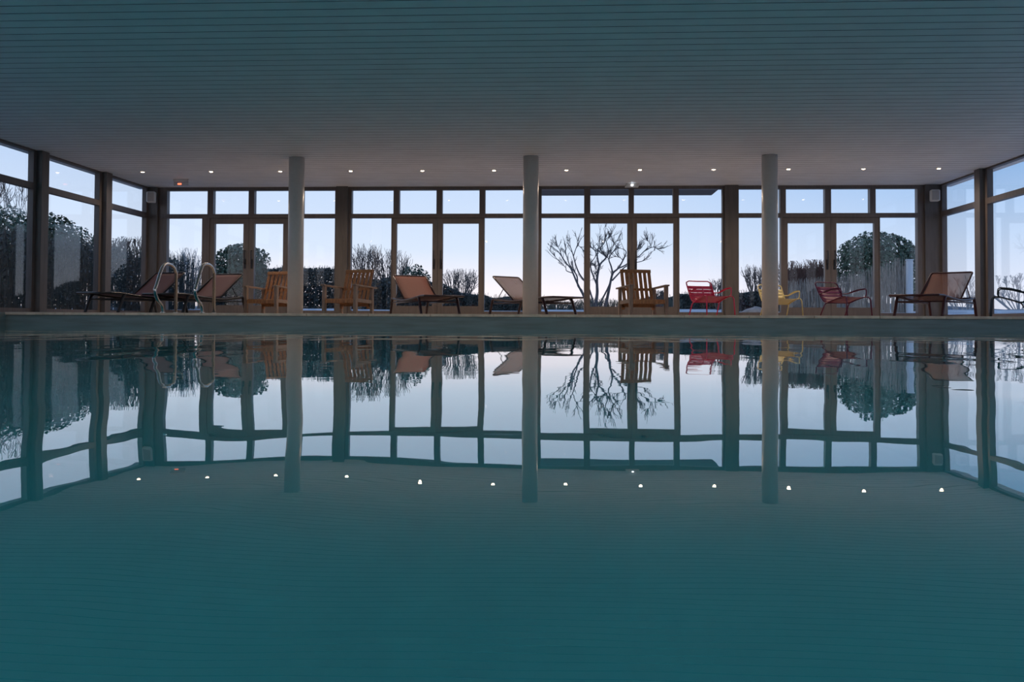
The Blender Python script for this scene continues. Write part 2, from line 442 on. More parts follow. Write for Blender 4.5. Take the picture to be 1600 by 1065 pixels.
for i, px in enumerate((330, 660, 1000, 1349)):              # four added lights, out of view, to brighten columns, deck and coping
    c = P(px, 264, ly); o = dup(proto, (c.x, 6.4, H), 0, 'small round added ceiling light, out of view over the near half of the pool, %s from the left' % names[i], 'added fill lights over the near pool')
    for ch in [q for q in col.objects if q.parent is o and q.type == 'LIGHT']: ch.data = near_fill

# underwater lamps added behind the viewer, out of view, to brighten the water
pl = bpy.data.lights.new('pool_fill_spot', 'AREA'); pl.shape = 'DISK'; pl.size = .35; pl.energy = 10.5; pl.spread = math.radians(130); pl.color = (.75, .95, 1)
first = None
for i, x in enumerate((-5.2, -1.7, 1.7, 5.2)):
    lab = 'added underwater fill lamp, out of view on the near pool wall, %s from the left' % names[i]
    if first is None:
        first = o = thing('pool_fill_lamp', (x, PYN, WATER - .55), 0, lab, 'pool lamp', 'added underwater fill lamps on the near pool wall')
        mb = MB(); mb.tube([(0, 0, 0), (0, .04, 0)], .15, 24); mb.build('housing', M['steel'], o)
    else: o = dup(first, (x, PYN, WATER - .55), 0, lab)
    s = bpy.data.objects.new('pool_fill_spot', pl); col.objects.link(s); s.parent = o; s.location = (0, .07, 0); s.rotation_euler = (math.radians(86), 0, 0)

# ------------------------------------------------------------------ speakers and emergency lights
def rbox(mb, w_, d_, h_, y0=0):
    mb.box((-w_ / 2, y0, -h_ / 2), (w_ / 2, y0 + d_, h_ / 2))
def speaker(px, py, Y, rz, label):
    c = P(px, py, Y); t = thing('wall_speaker', c, rz, label, 'speaker', 'wall speakers in the far corners')
    mb = MB(); rbox(mb, .18, .15, .24, -.08); o = mb.build('cabinet', M['white'], t, bevel=.03); o.modifiers[0].segments = 4
    mb = MB(); rbox(mb, .14, .01, .19, -.086); mb.build('grille', mat('speaker_grille', (.33, .32, .32), .8), t, bevel=.004)
    mb = MB().tube([(0, .07, .0), (0, .16, .0)], .02, 8); mb.box((-.03, .15, -.06), (.03, .165, .06)); mb.build('bracket', M['white'], t)
    return t
speaker(236.5, 308, D - .32, math.radians(12), 'small white wall speaker on the left corner post')
speaker(1460.5, 305.5, D - .30, math.radians(-8), 'small white wall speaker on the right corner post')

c = P(988, 291, D - .42); t = thing('emergency_light', (c.x, c.y, H), 0, 'white emergency light with a glowing lamp on the ceiling above the middle door', 'emergency light')
mb = MB(); a = math.radians(0)
mb.add([(-.13, -.05, 0), (.13, -.05, 0), (.13, .05, 0), (-.13, .05, 0), (-.155, -.04, -.085), (.125, -.04, -.085), (.125, .04, -.085), (-.155, .04, -.085)],
       [(0, 1, 2, 3), (4, 7, 6, 5), (0, 4, 5, 1), (1, 5, 6, 2), (2, 6, 7, 3), (3, 7, 4, 0)]).build('housing', M['white'], t, bevel=.008)
MB().box((-.02, -.058, -.055), (.008, -.046, -.03)).build('lamp', M['led'], t)
c = P(283, 288, D - 1.2); t = thing('exit_sign', (c.x, c.y, H), 0, 'flat hanging exit light with a small red lamp above the left window bay', 'exit sign')
MB().box((-.16, -.03, -.05), (.16, .03, 0)).build('housing', M['white'], t, bevel=.006)
gp = MB().box((-.155, -.004, -.135), (.155, .004, -.045)); gp.build('panel', sling('clear_acrylic', (.35, .36, .38), .62), t)
MB().box((-.07, -.014, -.118), (.01, .002, -.085)).build('lamp', M['redled'], t, bevel=.006)

# ------------------------------------------------------------------ pool ladder handrails
def rail(pxs, ybase, label):
    t = thing('pool_handrail', (P(pxs[2], 489, 14.47).x, 14.05, 0), 0, label, 'handrail', 'curved steel handrails of the pool ladder')
    x = 0; hh = .79
    pts = [(x, .42, 0), (x, .42, hh - .14), (x, .30, hh - .03), (x, .08, hh), (x, -.10, hh - .07), (x, -.30, hh - .36), (x, -.35, hh - .45), (x, -.27, hh - .57), (x, -.10, .12), (x, -.06, 0)]
    MB().tube([(0, .42, 0)] + curve(pts[1:], 6), .026, 12).build('rail', M['steel'], t, smooth=True)
    for yy in (.42, -.06):
        MB().tube([(0, yy, .002), (0, yy, .014)], .045, 16).build('flange', M['steel'], t)
    return t
rail((236, 254, 274.5), 0, 'curved steel pool handrail, the left one of the pair')
rail((297, 314, 334.0), 0, 'curved steel pool handrail, the right one of the pair')

# ------------------------------------------------------------------ loungers
def lounger(slingm, metal, loc, rz, label):
    """foot end towards +x, head towards -x"""
    t = thing('sun_lounger', loc, rz, label, 'sun lounger'); W = .36
    side = lambda s: curve([(.84, s, .325), (.58, s, .322), (.30, s, .295), (0, s, .272), (-.27, s, .262), (-.52, s, .275), (-.86, s, .308)], 5)
    for s in (-W, W):
        MB().tube(side(s), .018, 8).build('side_rail', metal, t, smooth=True)
        mb = MB().tube([(.56, s, .232), (-.82, s, .232)], .013, 8); mb.build('stretcher', metal, t, smooth=True)
        for x0, x1 in ((.55, .667), (-.85, -.94)):
            top = .31
            mb = MB().tube(curve([(x0 - (.05 if x0 > 0 else -.03), s, top), (x0, s, top - .03), ((x0 * .6 + x1 * .4), s, .17), (x1, s, 0)], 4), .025, 8)
            mb.build('leg', metal, t, smooth=True)
    for x_, z_, r_ in ((.84, .325, .017), (.57, .232, .012), (-.86, .308, .017)):
        MB().tube([(x_, -W, z_), (x_, W, z_)], r_, 8).build('crossbar', metal, t, smooth=True)
    rows = []
    for i, p in enumerate(side(0)[:22]):
        rows.append([(p.x, y_ * (W - .004), p.z + .014 - .012 * (1 - y_ * y_)) for y_ in (-1, -.5, 0, .5, 1)])
    MB().sheet(rows, .004).build('seat_sling', slingm, t, smooth=True)
    b0, b1 = Vector((-.27, 0, .275)), Vector((-.89, 0, .745))
    br = MB().tube(fillet([b0 + Vector((0, -W + .03, 0)), b1 + Vector((0, -W + .03, 0)), b1 + Vector((0, W - .03, 0)), b0 + Vector((0, W - .03, 0))], .04), .014, 8).build('backrest', metal, t, smooth=True)
    rows = []
    for i in range(9):
        u = i / 8; p = b0.lerp(b1, u); sag = .03 * math.sin(PI * u)
        rows.append([(p.x - sag * .7 * (1 - y_ * y_ * .6), y_ * (W - .035), p.z - sag * .7 * (1 - y_ * y_ * .6)) for y_ in (-1, -.5, 0, .5, 1)])
    MB().sheet(rows, .004).build('back_sling', slingm, br, smooth=True)
    mb = MB()
    for s in (-W + .03, W - .03): mb.tube([(-.56, s, .51), (-.74, s, .30)], .008, 6)
    mb.tube([(-.74, -W, .30), (-.74, W, .30)], .008, 6)
    mb.build('support_strut', metal, t, smooth=True)
    return t
rad = math.radians
def spot(x, y, ang): return (x, y, 0), rad(ang)
L1 = lounger(M['sling_plum'], M['dark'], *spot(-7.38, 15.08, -109), 'dark plum mesh sun lounger standing nearest the left corner')
dup(L1, *spot(-6.47, 15.52, -110), 'dark plum mesh sun lounger behind the pool handrails, next to a wooden armchair')
L3 = lounger(M['sling_rust'], M['plum_metal'], *spot(-2.417, 16.09, -60), 'rust brown mesh sun lounger left of the middle column')
dup(L3, *spot(-.436, 16.52, -46), 'brown see-through mesh sun lounger partly behind the middle column', mats={'rust_mesh_fabric': M['sling_brown']})
dup(L3, *spot(5.98, 14.75, 229), 'brown red mesh sun lounger in the right corner', mats={'rust_mesh_fabric': sling('red_brown_mesh_fabric', (.21, .075, .06), .40), 'plum_metal': mat('dark_red_metal', (.06, .012, .014), .35)})

# ------------------------------------------------------------------ wooden armchairs
def armchair(loc, rz, label, grp='wooden slatted armchairs'):
    t = thing('wooden_armchair', loc, rz, label, 'armchair', grp); hw = .295
    for s in (-1, 1):
        MB().box((s * hw - .028, -.33, 0), (s * hw + .028, -.27, .475)).build('leg', M['grey_wood'], t, bevel=.003)
        MB().box((s * hw - .025, .20, 0), (s * hw + .025, .25, .440)).build('leg', M['grey_wood'], t, bevel=.003)
        MB().bar((s * hw, -.36, .487), (s * hw, .34, .452), .075, .024).build('armrest', M['grey_wood'], t, bevel=.004)
        MB().bar((s * (hw - .0), -.27, .235), (s * (hw - .0), .20, .215), .03, .06).build('side_rail', M['grey_wood'], t, bevel=.003)
    MB().box((-hw + .028, -.325, .19), (hw - .028, -.295, .25)).build('front_rail', M['wood'], t, bevel=.003)
    for i in range(6):
        y_ = -.27 + i * .083
        MB().bar((-hw + .03, y_, .252 - i * .012), (hw - .03, y_, .252 - i * .012), .068, .02).build('seat_slat', M['wood'], t, bevel=.003)
    MB().box((-hw + .02, .15, .10), (-hw + .06, .19, .20)).box((hw - .06, .15, .10), (hw - .02, .19, .20)).box((-hw + .02, .15, .14), (hw - .02, .19, .19)).build('rear_rail', M['wood'], t)
    bw = .235; a, b = Vector((0, .15, .17)), Vector((0, .33, .765)); up = Vector((0, 1, -.3))
    for i in range(7):
        x_ = -bw + i * 2 * bw / 6
        MB().bar(a + Vector((x_, 0, 0)), b + Vector((x_, 0, 0)), .052, .02, up).build('back_slat', M['wood'], t, bevel=.003)
    d = (b - a).normalized()
    MB().bar(b + Vector((-bw - .03, -.018, -.02)), b + Vector((bw + .03, -.018, -.02)), .055, .022, (0, 1, -.3)).build('top_rail', M['wood'], t, bevel=.003)
    c_ = a.lerp(b, .45); MB().bar(c_ + Vector((-hw, .024, 0)), c_ + Vector((hw, .024, 0)), .04, .022, (0, 1, -.3)).build('back_brace', M['wood'], t)
    return t
def at(px, Y): c = P(px, 480, Y); return (c.x, Y, 0)
A1 = armchair(at(423, 16.45), rad(-14), 'wooden slatted armchair half hidden behind the left column')
A1.scale = (1.07, 1.07, 1.06)
dup(A1, at(546, 15.8), rad(-18), 'wooden slatted armchair standing alone between the left column and the rust lounger')
dup(A1, at(1003, 15.6), rad(15), 'wooden slatted armchair in front of the middle double door')

# ------------------------------------------------------------------ slatted steel garden chairs
def garden_chair(tube_m, slat_m, loc, rz, label):
    t = thing('garden_chair', loc, rz, label, 'garden chair', 'coloured steel garden chairs'); hw = .245
    prof = curve([(-.30, .375), (-.20, .372), (-.02, .315), (.10, .275), (.17, .30), (.25, .42), (.33, .585), (.35, .635)], 8)
    pts = [Vector((0, p[0], p[1])) for p in [(q.x, q.y) for q in [Vector((a_[0], a_[1], 0)) for a_ in prof]]]
    cum = [0]
    for i in range(1, len(pts)): cum.append(cum[-1] + (pts[i] - pts[i - 1]).length)
    def at_(s):
        for i in range(1, len(pts)):
            if cum[i] >= s:
                u = (s - cum[i - 1]) / max(1e-6, cum[i] - cum[i - 1]); return pts[i - 1].lerp(pts[i], u)
        return pts[-1]
    def slat(s0, s1):
        rows = []
        for k_ in range(4):
            p = at_(s0 + (s1 - s0) * k_ / 3)
            rows.append([(x_ * hw, p.y + (.02 * (1 - x_ * x_) if p.z > .36 and p.y > .1 else 0), p.z - (.012 * (1 - x_ * x_) if p.y < .12 else 0)) for x_ in (-1, -.6, -.2, .2, .6, 1)])
        return MB().sheet(rows, .004)
    tot = cum[-1] - .06; n_ = 11; w_ = tot / n_
    for i in range(n_):
        slat(.012 + i * w_, .012 + (i + 1) * w_ - .007).build('seat_slat' if i < 6 else 'back_slat', slat_m, t, smooth=True)
    # side tubes joined by the rounded hoop over the back
    loop = [Vector((-hw - .01, p.y, p.z - .004)) for p in pts] 
    top = pts[-1] + Vector((0, .022, .045))
    path = loop + [Vector((-hw - .008, top.y - .012, top.z - .03)), Vector((-hw + .05, top.y, top.z)), Vector((0, top.y + .012, top.z - .002)), Vector((hw - .05, top.y, top.z)), Vector((hw + .008, top.y - .012, top.z - .03))] + [Vector((hw + .01, p.y, p.z - .004)) for p in reversed(pts)]
    MB().tube(path, .0115, 8).build('frame', tube_m, t, smooth=True)
    for s in (-1, 1):
        x = s * (hw + .012); xo = s * (hw + .03)
        MB().tube(fillet([(x, -.20, .368), (x, -.29, .374), (xo, -.325, .33), (xo + s * .01, -.345, 0)], .04), .0115, 8).build('leg', tube_m, t, smooth=True)
        MB().tube(fillet([(x, .02, .29), (x, .10, .265), (xo, .125, .235), (xo + s * .01, .22, 0)], .05), .0115, 8).build('leg', tube_m, t, smooth=True)
        arm = fillet([(x, -.20, .366), (xo + s * .005, -.235, .40), (xo + s * .02, -.225, .535), (xo + s * .03, -.05, .515), (xo + s * .02, .16, .450), (x, .26, .452)], .045)
        MB().tube(arm, .0105, 8).build('arm', tube_m, t, smooth=True)
        MB().sheet([[(xo + s * .004, -.20, .542), (xo + s * .042, -.20, .542)], [(xo + s * .012, -.05, .529), (xo + s * .050, -.05, .529)], [(xo + s * .006, .12, .477), (xo + s * .040, .12, .477)]], .008).build('arm_pad', tube_m, t)
    MB().tube([(-hw, .10, .262), (hw, .10, .262)], .010, 8).build('crossbar', tube_m, t, smooth=True)
    return t
C1 = garden_chair(M['red'], M['red'], at(1109, 14.95), rad(24), 'bright red slatted steel garden chair')
C1.scale = (.94, .94, .86)
dup(C1, at(1218, 16.35), rad(18), 'pale yellow slatted steel garden chair partly behind the right column', mats={'red_steel': M['yellow']})
C3 = garden_chair(M['purple'], M['purple2'], at(1317, 14.95), rad(30), 'dark purple and red slatted steel garden chair in front of the round shrub')
C3.scale = (.98, 1.0, .84)
dup(C1, at(1584, 14.7), rad(-117), 'dark blue steel garden chair at the right edge beside the corner lounger', mats={'red_steel': M['navy']})

# ------------------------------------------------------------------ outside: ground
mb = MB(); G = 60
def gz(x, y):
    d = max(0, y - D) if abs(x) < 9.5 else max(0, y - D, )
    z = -.03 + .036 * min(d, 11)
    if y - D > 12: z -= .05 * (y - D - 12)
    return z
xs_ = [-120, -60, -30, -20, -15, -12, -9.2] + [-8 + i * 2 for i in range(9)] + [9, 12, 16, 22, 35, 60, 120]
ys_ = [-40, -10, 0, 8, 14, 18, 19.35, 20.5, 22, 24, 26, 28, 30.2, 31.2, 34, 40, 60, 120]
vs = [(x, y_, max(-6, gz(x, y_) + (.02 * math.sin(x * 1.7) * math.cos(y_ * .9) if y_ > 20 else 0))) for y_ in ys_ for x in xs_]; nx = len(xs_)
fs = []
for j in range(len(ys_) - 1):
    for i in range(nx - 1):
        if ys_[j] < 19.3 and xs_[i] >= -9.3 and xs_[i + 1] <= 9.3: continue
        a = j * nx + i; fs.append((a, a + 1, a + nx + 1, a + nx))
struct(mb.add(vs, fs).build('ground', M['frost'], smooth=True), 'frosted ground rising gently outside the windows', 'ground')

# ------------------------------------------------------------------ outside: plants
def twigs(mb, p, d, ln, r, depth, rg, spread=.5, upb=.25, n3=3, minr=.006):
    segs = 3; pts = [p]; dd = d.normalized()
    for i in range(segs):
        dd = (dd + Vector((rg.uniform(-1, 1), rg.uniform(-1, 1), rg.uniform(-1, 1))) * .16 + Vector((0, 0, upb * .3))).normalized()
        pts.append(pts[-1] + dd * ln / segs)
    mb.tube(pts, [max(minr, r * (1 - .35 * i / segs)) for i in range(segs + 1)], n3, cap=False)
    if depth <= 0: return
    for k_ in range(rg.choice((2, 2, 3))):
        q = pts[rg.choice((1, 2, 3, 3))]
        nd = (dd + Vector((rg.uniform(-1, 1), rg.uniform(-1, 1), rg.uniform(-.4, 1))) * spread).normalized()
        twigs(mb, q, nd, ln * rg.uniform(.6, .85), r * .62, depth - 1, rg, spread, upb, n3, minr)
def shrub(name, px, Y, base_py, top_py, half_px, m, label, cat='shrub', stems=16, depth=3, seed=1, group='bare shrubs outside', minr=.006, fan=.8):
    rg = random.Random(seed); b = P(px, base_py, Y); tp = P(px, top_py, Y); hgt = tp.z - gz(b.x, Y); wid = half_px * Y / F
    mb = MB(); g0 = Vector((b.x, Y, gz(b.x, Y) - .02))
    for i in range(stems):
        a = 2 * PI * (i + rg.random()) / stems; k_ = math.sqrt(rg.uniform(.03, 1))
        def dome(a_, k_):
            return Vector((math.cos(a_) * k_ * wid, math.sin(a_) * k_ * wid * .6, hgt * (.74 + .26 * math.sqrt(max(0, 1 - k_ * k_))) * rg.uniform(.86, 1.0)))
        t_ = dome(a, k_); off = Vector((math.cos(a) * wid * .18, math.sin(a) * wid * .1, 0)) * rg.random()
        def stem(p0, t_, r0, n=6):
            pts = []
            for q in range(n + 1):
                u = q / n; e = p0.lerp(t_, u); e = Vector((p0.x + (t_.x - p0.x) * u ** .75, p0.y + (t_.y - p0.y) * u ** .75, e.z))
                pts.append(e + Vector((rg.uniform(-1, 1), rg.uniform(-1, 1), 0)) * (.022 * hgt if 0 < q else 0))
            mb.tube([g0 + v_ for v_ in pts], [max(minr, r0 * (1 - .75 * q / n)) for q in range(n + 1)], 4, cap=False); return pts
        pts = stem(off, t_, .020)
        for q in range(depth + 2):
            m0 = pts[rg.choice((1, 2, 3, 4))]; t2 = dome(a + rg.uniform(-.55, .55), min(1, max(.05, k_ + rg.uniform(-.25, .25))))
            if t2.z < m0.z + .1: continue
            b_ = stem(m0, t2, .012, 5)
            for z_ in range(3):
                m1 = b_[rg.choice((1, 2, 3, 4))]; d_ = (t2 - m0).normalized() + Vector((rg.uniform(-.6, .6), rg.uniform(-.6, .6), .2)); stem(m1, m1 + d_ * hgt * rg.uniform(.10, .2), .008, 3)
    # clip to the requested height
    zmax = g0.z + hgt
    mb.v = [(x, y_, z if z < zmax else zmax - (z - zmax) * .25) for x, y_, z in mb.v]
    return tag(mb.build(name, m), label, cat, group)
def leaves(mb, c, r3, n, size, rg, shell=.55):
    for i in range(n):
        a = rg.uniform(0, 2 * PI); z = rg.uniform(-1, 1); rr = math.sqrt(1 - z * z)
        u = Vector((rr * math.cos(a), rr * math.sin(a), z))
        f_ = 1 + .13 * noise.noise(u * 2.3 + Vector(c)) ; k_ = (shell + (1 - shell) * rg.random() ** .5) * f_
        p = Vector(c) + Vector((u.x * r3[0], u.y * r3[1], u.z * r3[2])) * k_
        d = (u + Vector((rg.uniform(-1, 1), rg.uniform(-1, 1), rg.uniform(-1, 1))) * .8).normalized(); e = d.orthogonal().normalized()
        e = (e * math.cos(a * 3) + d.cross(e) * math.sin(a * 3)); s = size * rg.uniform(.6, 1.3)
        t_ = e.cross(d) * s * .42
        mb.add([p - e * s * .5, p + t_, p + e * s * .5 + d * s * .15, p - t_], [(0, 1, 2, 3)])
def bush(px, Y, top_py, half_px, base_frac, label, n=5200, seed=3, size=.10, m='leaf', zr=.5):
    rg = random.Random(seed); tp = P(px, top_py, Y); wid = half_px * Y / F; g = gz(tp.x, Y); hgt = tp.z - g
    t = thing('evergreen_shrub', (tp.x, Y, g), 0, label, 'shrub', 'evergreen shrubs outside')
    rz_ = hgt * zr; cz = hgt - rz_
    mb = MB(); leaves(mb, (0, 0, cz), (wid, wid * .8, rz_), n, size, rg, .45); mb.build('foliage', M[m], t)
    mb = MB()
    for i in range(9):
        a = i * .7; q = Vector((math.cos(a) * wid * .5, math.sin(a) * wid * .4, cz + rz_ * .2))
        mb.tube(curve([(0, 0, -.05), (q.x * .3, q.y * .3, hgt * .3), q], 3), [.05, .045, .04, .035, .03, .025, .02], 5, cap=False)
    mb.build('trunk', M['bark'], t)
    return t
def hedge(name, px0, px1, Y, tops, label, m, dens=420, depth=.5, leaf=.07, seed=5, cat='hedge', twig_m=None):
    """tops: list of top pixel rows spread from px0 to px1"""
    rg = random.Random(seed); a, b = P(px0, 470, Y).x, P(px1, 470, Y).x; mb = MB()
    n = int(7 * dens * abs(b - a)); vals = [P((px0 + px1) / 2, t_, Y).z for t_ in tops]
    for i in range(n):
        u = rg.random(); x = a + (b - a) * u; q = u * (len(vals) - 1); k_ = min(int(q), len(vals) - 2); tz = vals[k_] + (vals[k_ + 1] - vals[k_]) * (q - k_)
        tz += .10 * noise.noise(Vector((x * 1.9, seed, 0))); g = gz(x, Y) - .03
        z = g + (tz - g) * rg.random(); y_ = Y + rg.uniform(-.5, .5) * depth
        s = 1.25 * leaf * rg.uniform(.6, 1.3); d = Vector((rg.uniform(-1, 1), rg.uniform(-1, 1), rg.uniform(-1, 1))).normalized(); e = d.orthogonal().normalized(); f_ = d.cross(e)
        p = Vector((x, y_, z)); mb.add([p - e * s * .5, p + f_ * s * .38, p + e * s * .5, p - f_ * s * .38], [(0, 1, 2, 3)])
        if i % 60 == 0:
            mb.tube([(x, y_, g), (x + rg.uniform(-.06, .06), y_, (g + tz) / 2), (x + rg.uniform(-.12, .12), y_, tz + rg.uniform(0, .12))], [.008, .006, .004], 3, cap=False)
    return tag(mb.build(name, m), label, cat)
def reeds(name, px0, px1, Y, tops, label, seed=2, dens=190, m='reed', cat='reed fence', lean=.05):
    rg = random.Random(seed); a, b = P(px0, 470, Y).x, P(px1, 470, Y).x; mb = MB(); vals = [P((px0 + px1) / 2, t_, Y).z for t_ in tops]
    for i in range(int(dens * abs(b - a))):
        u = rg.random(); x = a + (b - a) * u; q = u * (len(vals) - 1); k_ = min(int(q), len(vals) - 2); tz = vals[k_] + (vals[k_ + 1] - vals[k_]) * (q - k_)
        g = gz(x, Y) - .03; tz = g + (tz - g) * rg.uniform(.72, 1.05); y_ = Y + rg.uniform(-.06, .06); dx = rg.gauss(0, lean)
        r_ = rg.uniform(.004, .009)
        mb.tube([(x, y_, g), (x + dx * .4, y_, (g + tz) / 2), (x + dx, y_, tz)], [r_, r_, r_ * .5], 3, cap=False)
    return tag(mb.build(name, M[m]), label, cat)

# centre tree, traced limb by limb, spread in depth
def tree():
    Y = 26.0; rg = random.Random(11)
    limbs = [
        ([(600, 990), (570, 890), (525, 800), (480, 705), (440, 610), (405, 540), (350, 480), (300, 400), (250, 335), (200, 300), (165, 275)], 22, 5, -.5),
        ([(575, 900), (545, 820), (500, 765), (490, 650), (445, 575), (395, 500), (370, 420), (342, 350), (350, 290), (330, 240)], 17, 4, .3),
        ([(440, 610), (360, 580), (350, 540), (290, 480), (230, 420), (190, 350), (150, 300)], 8, 3, -.2),
        ([(350, 480), (310, 420), (275, 320), (245, 270), (235, 225)], 10, 3, .2),
        ([(640, 960), (600, 760), (585, 710), (520, 620), (475, 510), (445, 400), (410, 290), (378, 240), (385, 200)], 20, 5, .6),
        ([(445, 400), (470, 320), (495, 250), (500, 205)], 9, 4, .1), ([(495, 255), (545, 300), (575, 345)], 6, 3, .1),
        ([(470, 610), (440, 530), (435, 450)], 10, 8, 0),
        ([(690, 970), (665, 880), (640, 800), (600, 730)], 18, 14, .4),
        ([(725, 980), (740, 860), (738, 760), (738, 680), (755, 580), (775, 500), (845, 425), (880, 350), (862, 250), (845, 190), (842, 140)], 30, 5, 0),
        ([(738, 760), (690, 640), (665, 560), (660, 490), (700, 430), (740, 370)], 15, 6, -.5),
        ([(765, 520), (742, 410), (748, 330), (768, 260), (765, 160)], 17, 4, .4),
        ([(748, 345), (690, 310), (650, 275), (640, 240)], 8, 3, .3), ([(768, 305), (820, 240), (835, 190)], 9, 4, -.2),
        ([(850, 415), (815, 370), (780, 320)], 10, 6, 0), ([(880, 350), (930, 290), (960, 225), (1050, 190)], 9, 3, -.4),
        ([(858, 210), (880, 180), (900, 150)], 6, 3, 0),
        ([(850, 980), (885, 820), (905, 720), (935, 610), (1000, 550), (1060, 450), (1100, 350), (1060, 310), (1020, 300)], 28, 4, .2),
        ([(935, 610), (912, 520), (885, 430), (930, 350), (975, 300), (1000, 260)], 15, 5, .5),
        ([(885, 430), (850, 400)], 8, 6, 0),
        ([(925, 700), (1000, 620), (1075, 540), (1160, 495), (1230, 475), (1320, 450), (1395, 360), (1465, 320)], 14, 3, -.6),
        ([(1000, 550), (1090, 510), (1180, 440), (1260, 400), (1330, 330), (1410, 285), (1385, 225), (1400, 170)], 13, 4, .4),
        ([(1385, 225), (1355, 190)], 4, 2, 0), ([(1410, 285), (1450, 290), (1490, 310)], 5, 2, 0), ([(1230, 330), (1290, 280)], 6, 3, 0), ([(1180, 440), (1230, 330)], 7, 5, 0),
        ([(785, 970), (830, 880), (870, 800), (905, 720)], 16, 16, -.2), ([(1060, 450), (1030, 420), (980, 405), (925, 410)], 7, 3, .2),
        ([(690, 580), (720, 620), (745, 570)], 6, 4, -.3), ([(720, 610), (725, 530), (705, 510)], 4, 3, -.3)]
    base = P(840 + 740 / 7.95, 470, Y); t = thing('bare_tree', (base.x, Y, gz(base.x, Y)), 0, 'leafless many-stemmed tree outside the middle window bay', 'tree')
    off = Vector(t.location); tm = MB(); bm_ = MB()
    for pts, w0, w1, dy in limbs:
        q = []; n = len(pts)
        for i, (zx, zy) in enumerate(pts):
            yy = Y + dy * i / (n - 1) * 1.6
            q.append(P(840 + zx / 7.95, 350 + zy / 7.95, yy) - off)
        if zy and pts[0][1] > 950: q.insert(0, Vector((q[0].x * .6, q[0].y * .6, -.1))); n += 1
        c_ = curve(q, 3); rr = [(w0 * 1.5 + (w1 * 1.15 - w0 * 1.5) * i / (len(c_) - 1)) / 7.95 * .5 * Y / F for i in range(len(c_))]
        (tm if w0 > 12 else bm_).tube(c_, rr, 7 if w0 > 12 else 5)
        if w1 < 7:
            for k_ in range(10):
                j = rg.randrange(len(c_) // 3, len(c_)); d = (c_[j] - c_[max(0, j - 1)]).normalized() if j else Vector((0, 0, 1))
                twigs(bm_, c_[j], (d + Vector((rg.uniform(-1, 1), rg.uniform(-1, 1), rg.uniform(-.5, 1))) * .8), rg.uniform(.10, .28), .010, 1, rg, .6, .3, minr=.0045)
    tm.build('trunk', M['bark'], t, smooth=True); bm_.build('branch', M['bark'], t)
tree()

# left bay
shrub('bare_shrub', 296, 28, 470, 386, 32, M['twig_pale'], 'feathery bare shrub, paled as by window reflection, outside the first window bay', seed=21, stems=12, depth=3, minr=.005)  # pale twigs stand in for the glass reflection lying over this shrub
reeds('reed_fence', 240, 335, 26.5, [408, 412, 416, 418], 'grey reed screen outside the first window bay', seed=4)
bush(378, 27, 379, 46, .4, 'round evergreen shrub outside the left double door', n=4200, seed=5, zr=.42)
hedge('hedge', 330, 545, 28.5, [425, 418, 424, 417, 420, 418, 424], 'dark clipped hedge behind the left column', M['hedge'], seed=6, dens=520)
# second bay
shrub('bare_shrub', 573, 28, 470, 380, 27, M['twig'], 'tall bare upright shrub behind the alone-standing wooden armchair', seed=31, stems=14, depth=2, minr=.005)
shrub('bare_shrub', 614, 28.6, 470, 386, 29, M['twig'], 'tall bare shrub crossing the left jamb of the second double door', seed=32, stems=14, depth=2, minr=.005)
hedge('hedge', 545, 640, 27, [433, 436, 434, 438], 'low dark hedge below the tall bare shrubs', M['hedge'], seed=33, dens=520)
bush(648, 27.5, 414, 30, .4, 'low domed evergreen shrub behind the rust lounger', n=2600, seed=8, zr=.62, size=.08)
shrub('bare_shrub', 718, 28.2, 470, 418, 34, M['twig'], 'low fan of bare twigs right of the second double door handles', seed=34, stems=14, depth=2, minr=.005)
hedge('hedge', 640, 845, 26, [440, 440, 452, 462, 464, 463, 466], 'low sloping hedge outside the second window bay', M['hedge'], seed=35, dens=620, leaf=.05)
# third bay
reeds('dune_grass', 838, 1060, 27.4, [470, 468, 469, 464, 468, 466, 462, 468], 'low dune grass at the foot of the bare tree', seed=9, m='dune', cat='dune grass', lean=.12, dens=260)
hedge('hedge', 1000, 1155, 29, [468, 464, 461, 460, 462, 458], 'low grey hedge between the armchair and the red chair', M['hedge'], seed=36, dens=560, leaf=.06)
shrub('bare_shrub', 1030, 28, 470, 452, 16, M['twig'], 'small bare shrub behind the arm of the middle armchair', seed=37, stems=9, depth=2)
shrub('bare_shrub', 1122, 28, 470, 434, 16, M['twig'], 'slender bare shrub behind the red chair', seed=38, stems=8, depth=2)
# fourth bay
shrub('bare_shrub', 1186, 28, 470, 412, 36, M['twig'], 'dense bare shrub left of the right column', seed=41, stems=14, depth=2, minr=.005)
hedge('hedge', 1150, 1225, 26, [458, 456, 458], 'low grey hedge below the dense bare shrub', M['hedge'], seed=42, dens=560, leaf=.05)
shrub('bare_shrub', 1236, 29, 470, 406, 24, M['twig_red'], 'reddish bare shrub behind the right column', seed=43, stems=20, depth=3)
shrub('bare_shrub', 1276, 29.2, 470, 404, 26, M['twig_red'], 'reddish bare shrub behind the reed fence', seed=44, stems=22, depth=3)
hedge('hedge', 1225, 1310, 29.6, [424, 420, 422, 426], 'reddish brown hedge behind the reed fence', M['twig_red'], seed=45, dens=420)
reeds('reed_fence', 1222, 1416, 25.5, [440, 436, 432, 426, 416, 400], 'rough brown reed fence rising to the right outside the fourth bay', seed=12, dens=300)
bush(1371, 29, 361, 66, .4, 'large round evergreen shrub above the reed fence', n=8000, seed=13, zr=.42)
c = P(1421.5, 470, 24.5); tp = P(1421.5, 405, 24.5)
o = MB().box((c.x - .07, 24.43, gz(c.x, 24.5) - .05), (c.x + .07, 24.57, tp.z)).box((c.x - .085, 24.415, tp.z - .03), (c.x + .085, 24.585, tp.z)).build('garden_post', mat('white_post', (.62, .64, .66), .6), bevel=.01)
tag(o, 'square white garden post beside the reed fence', 'post')
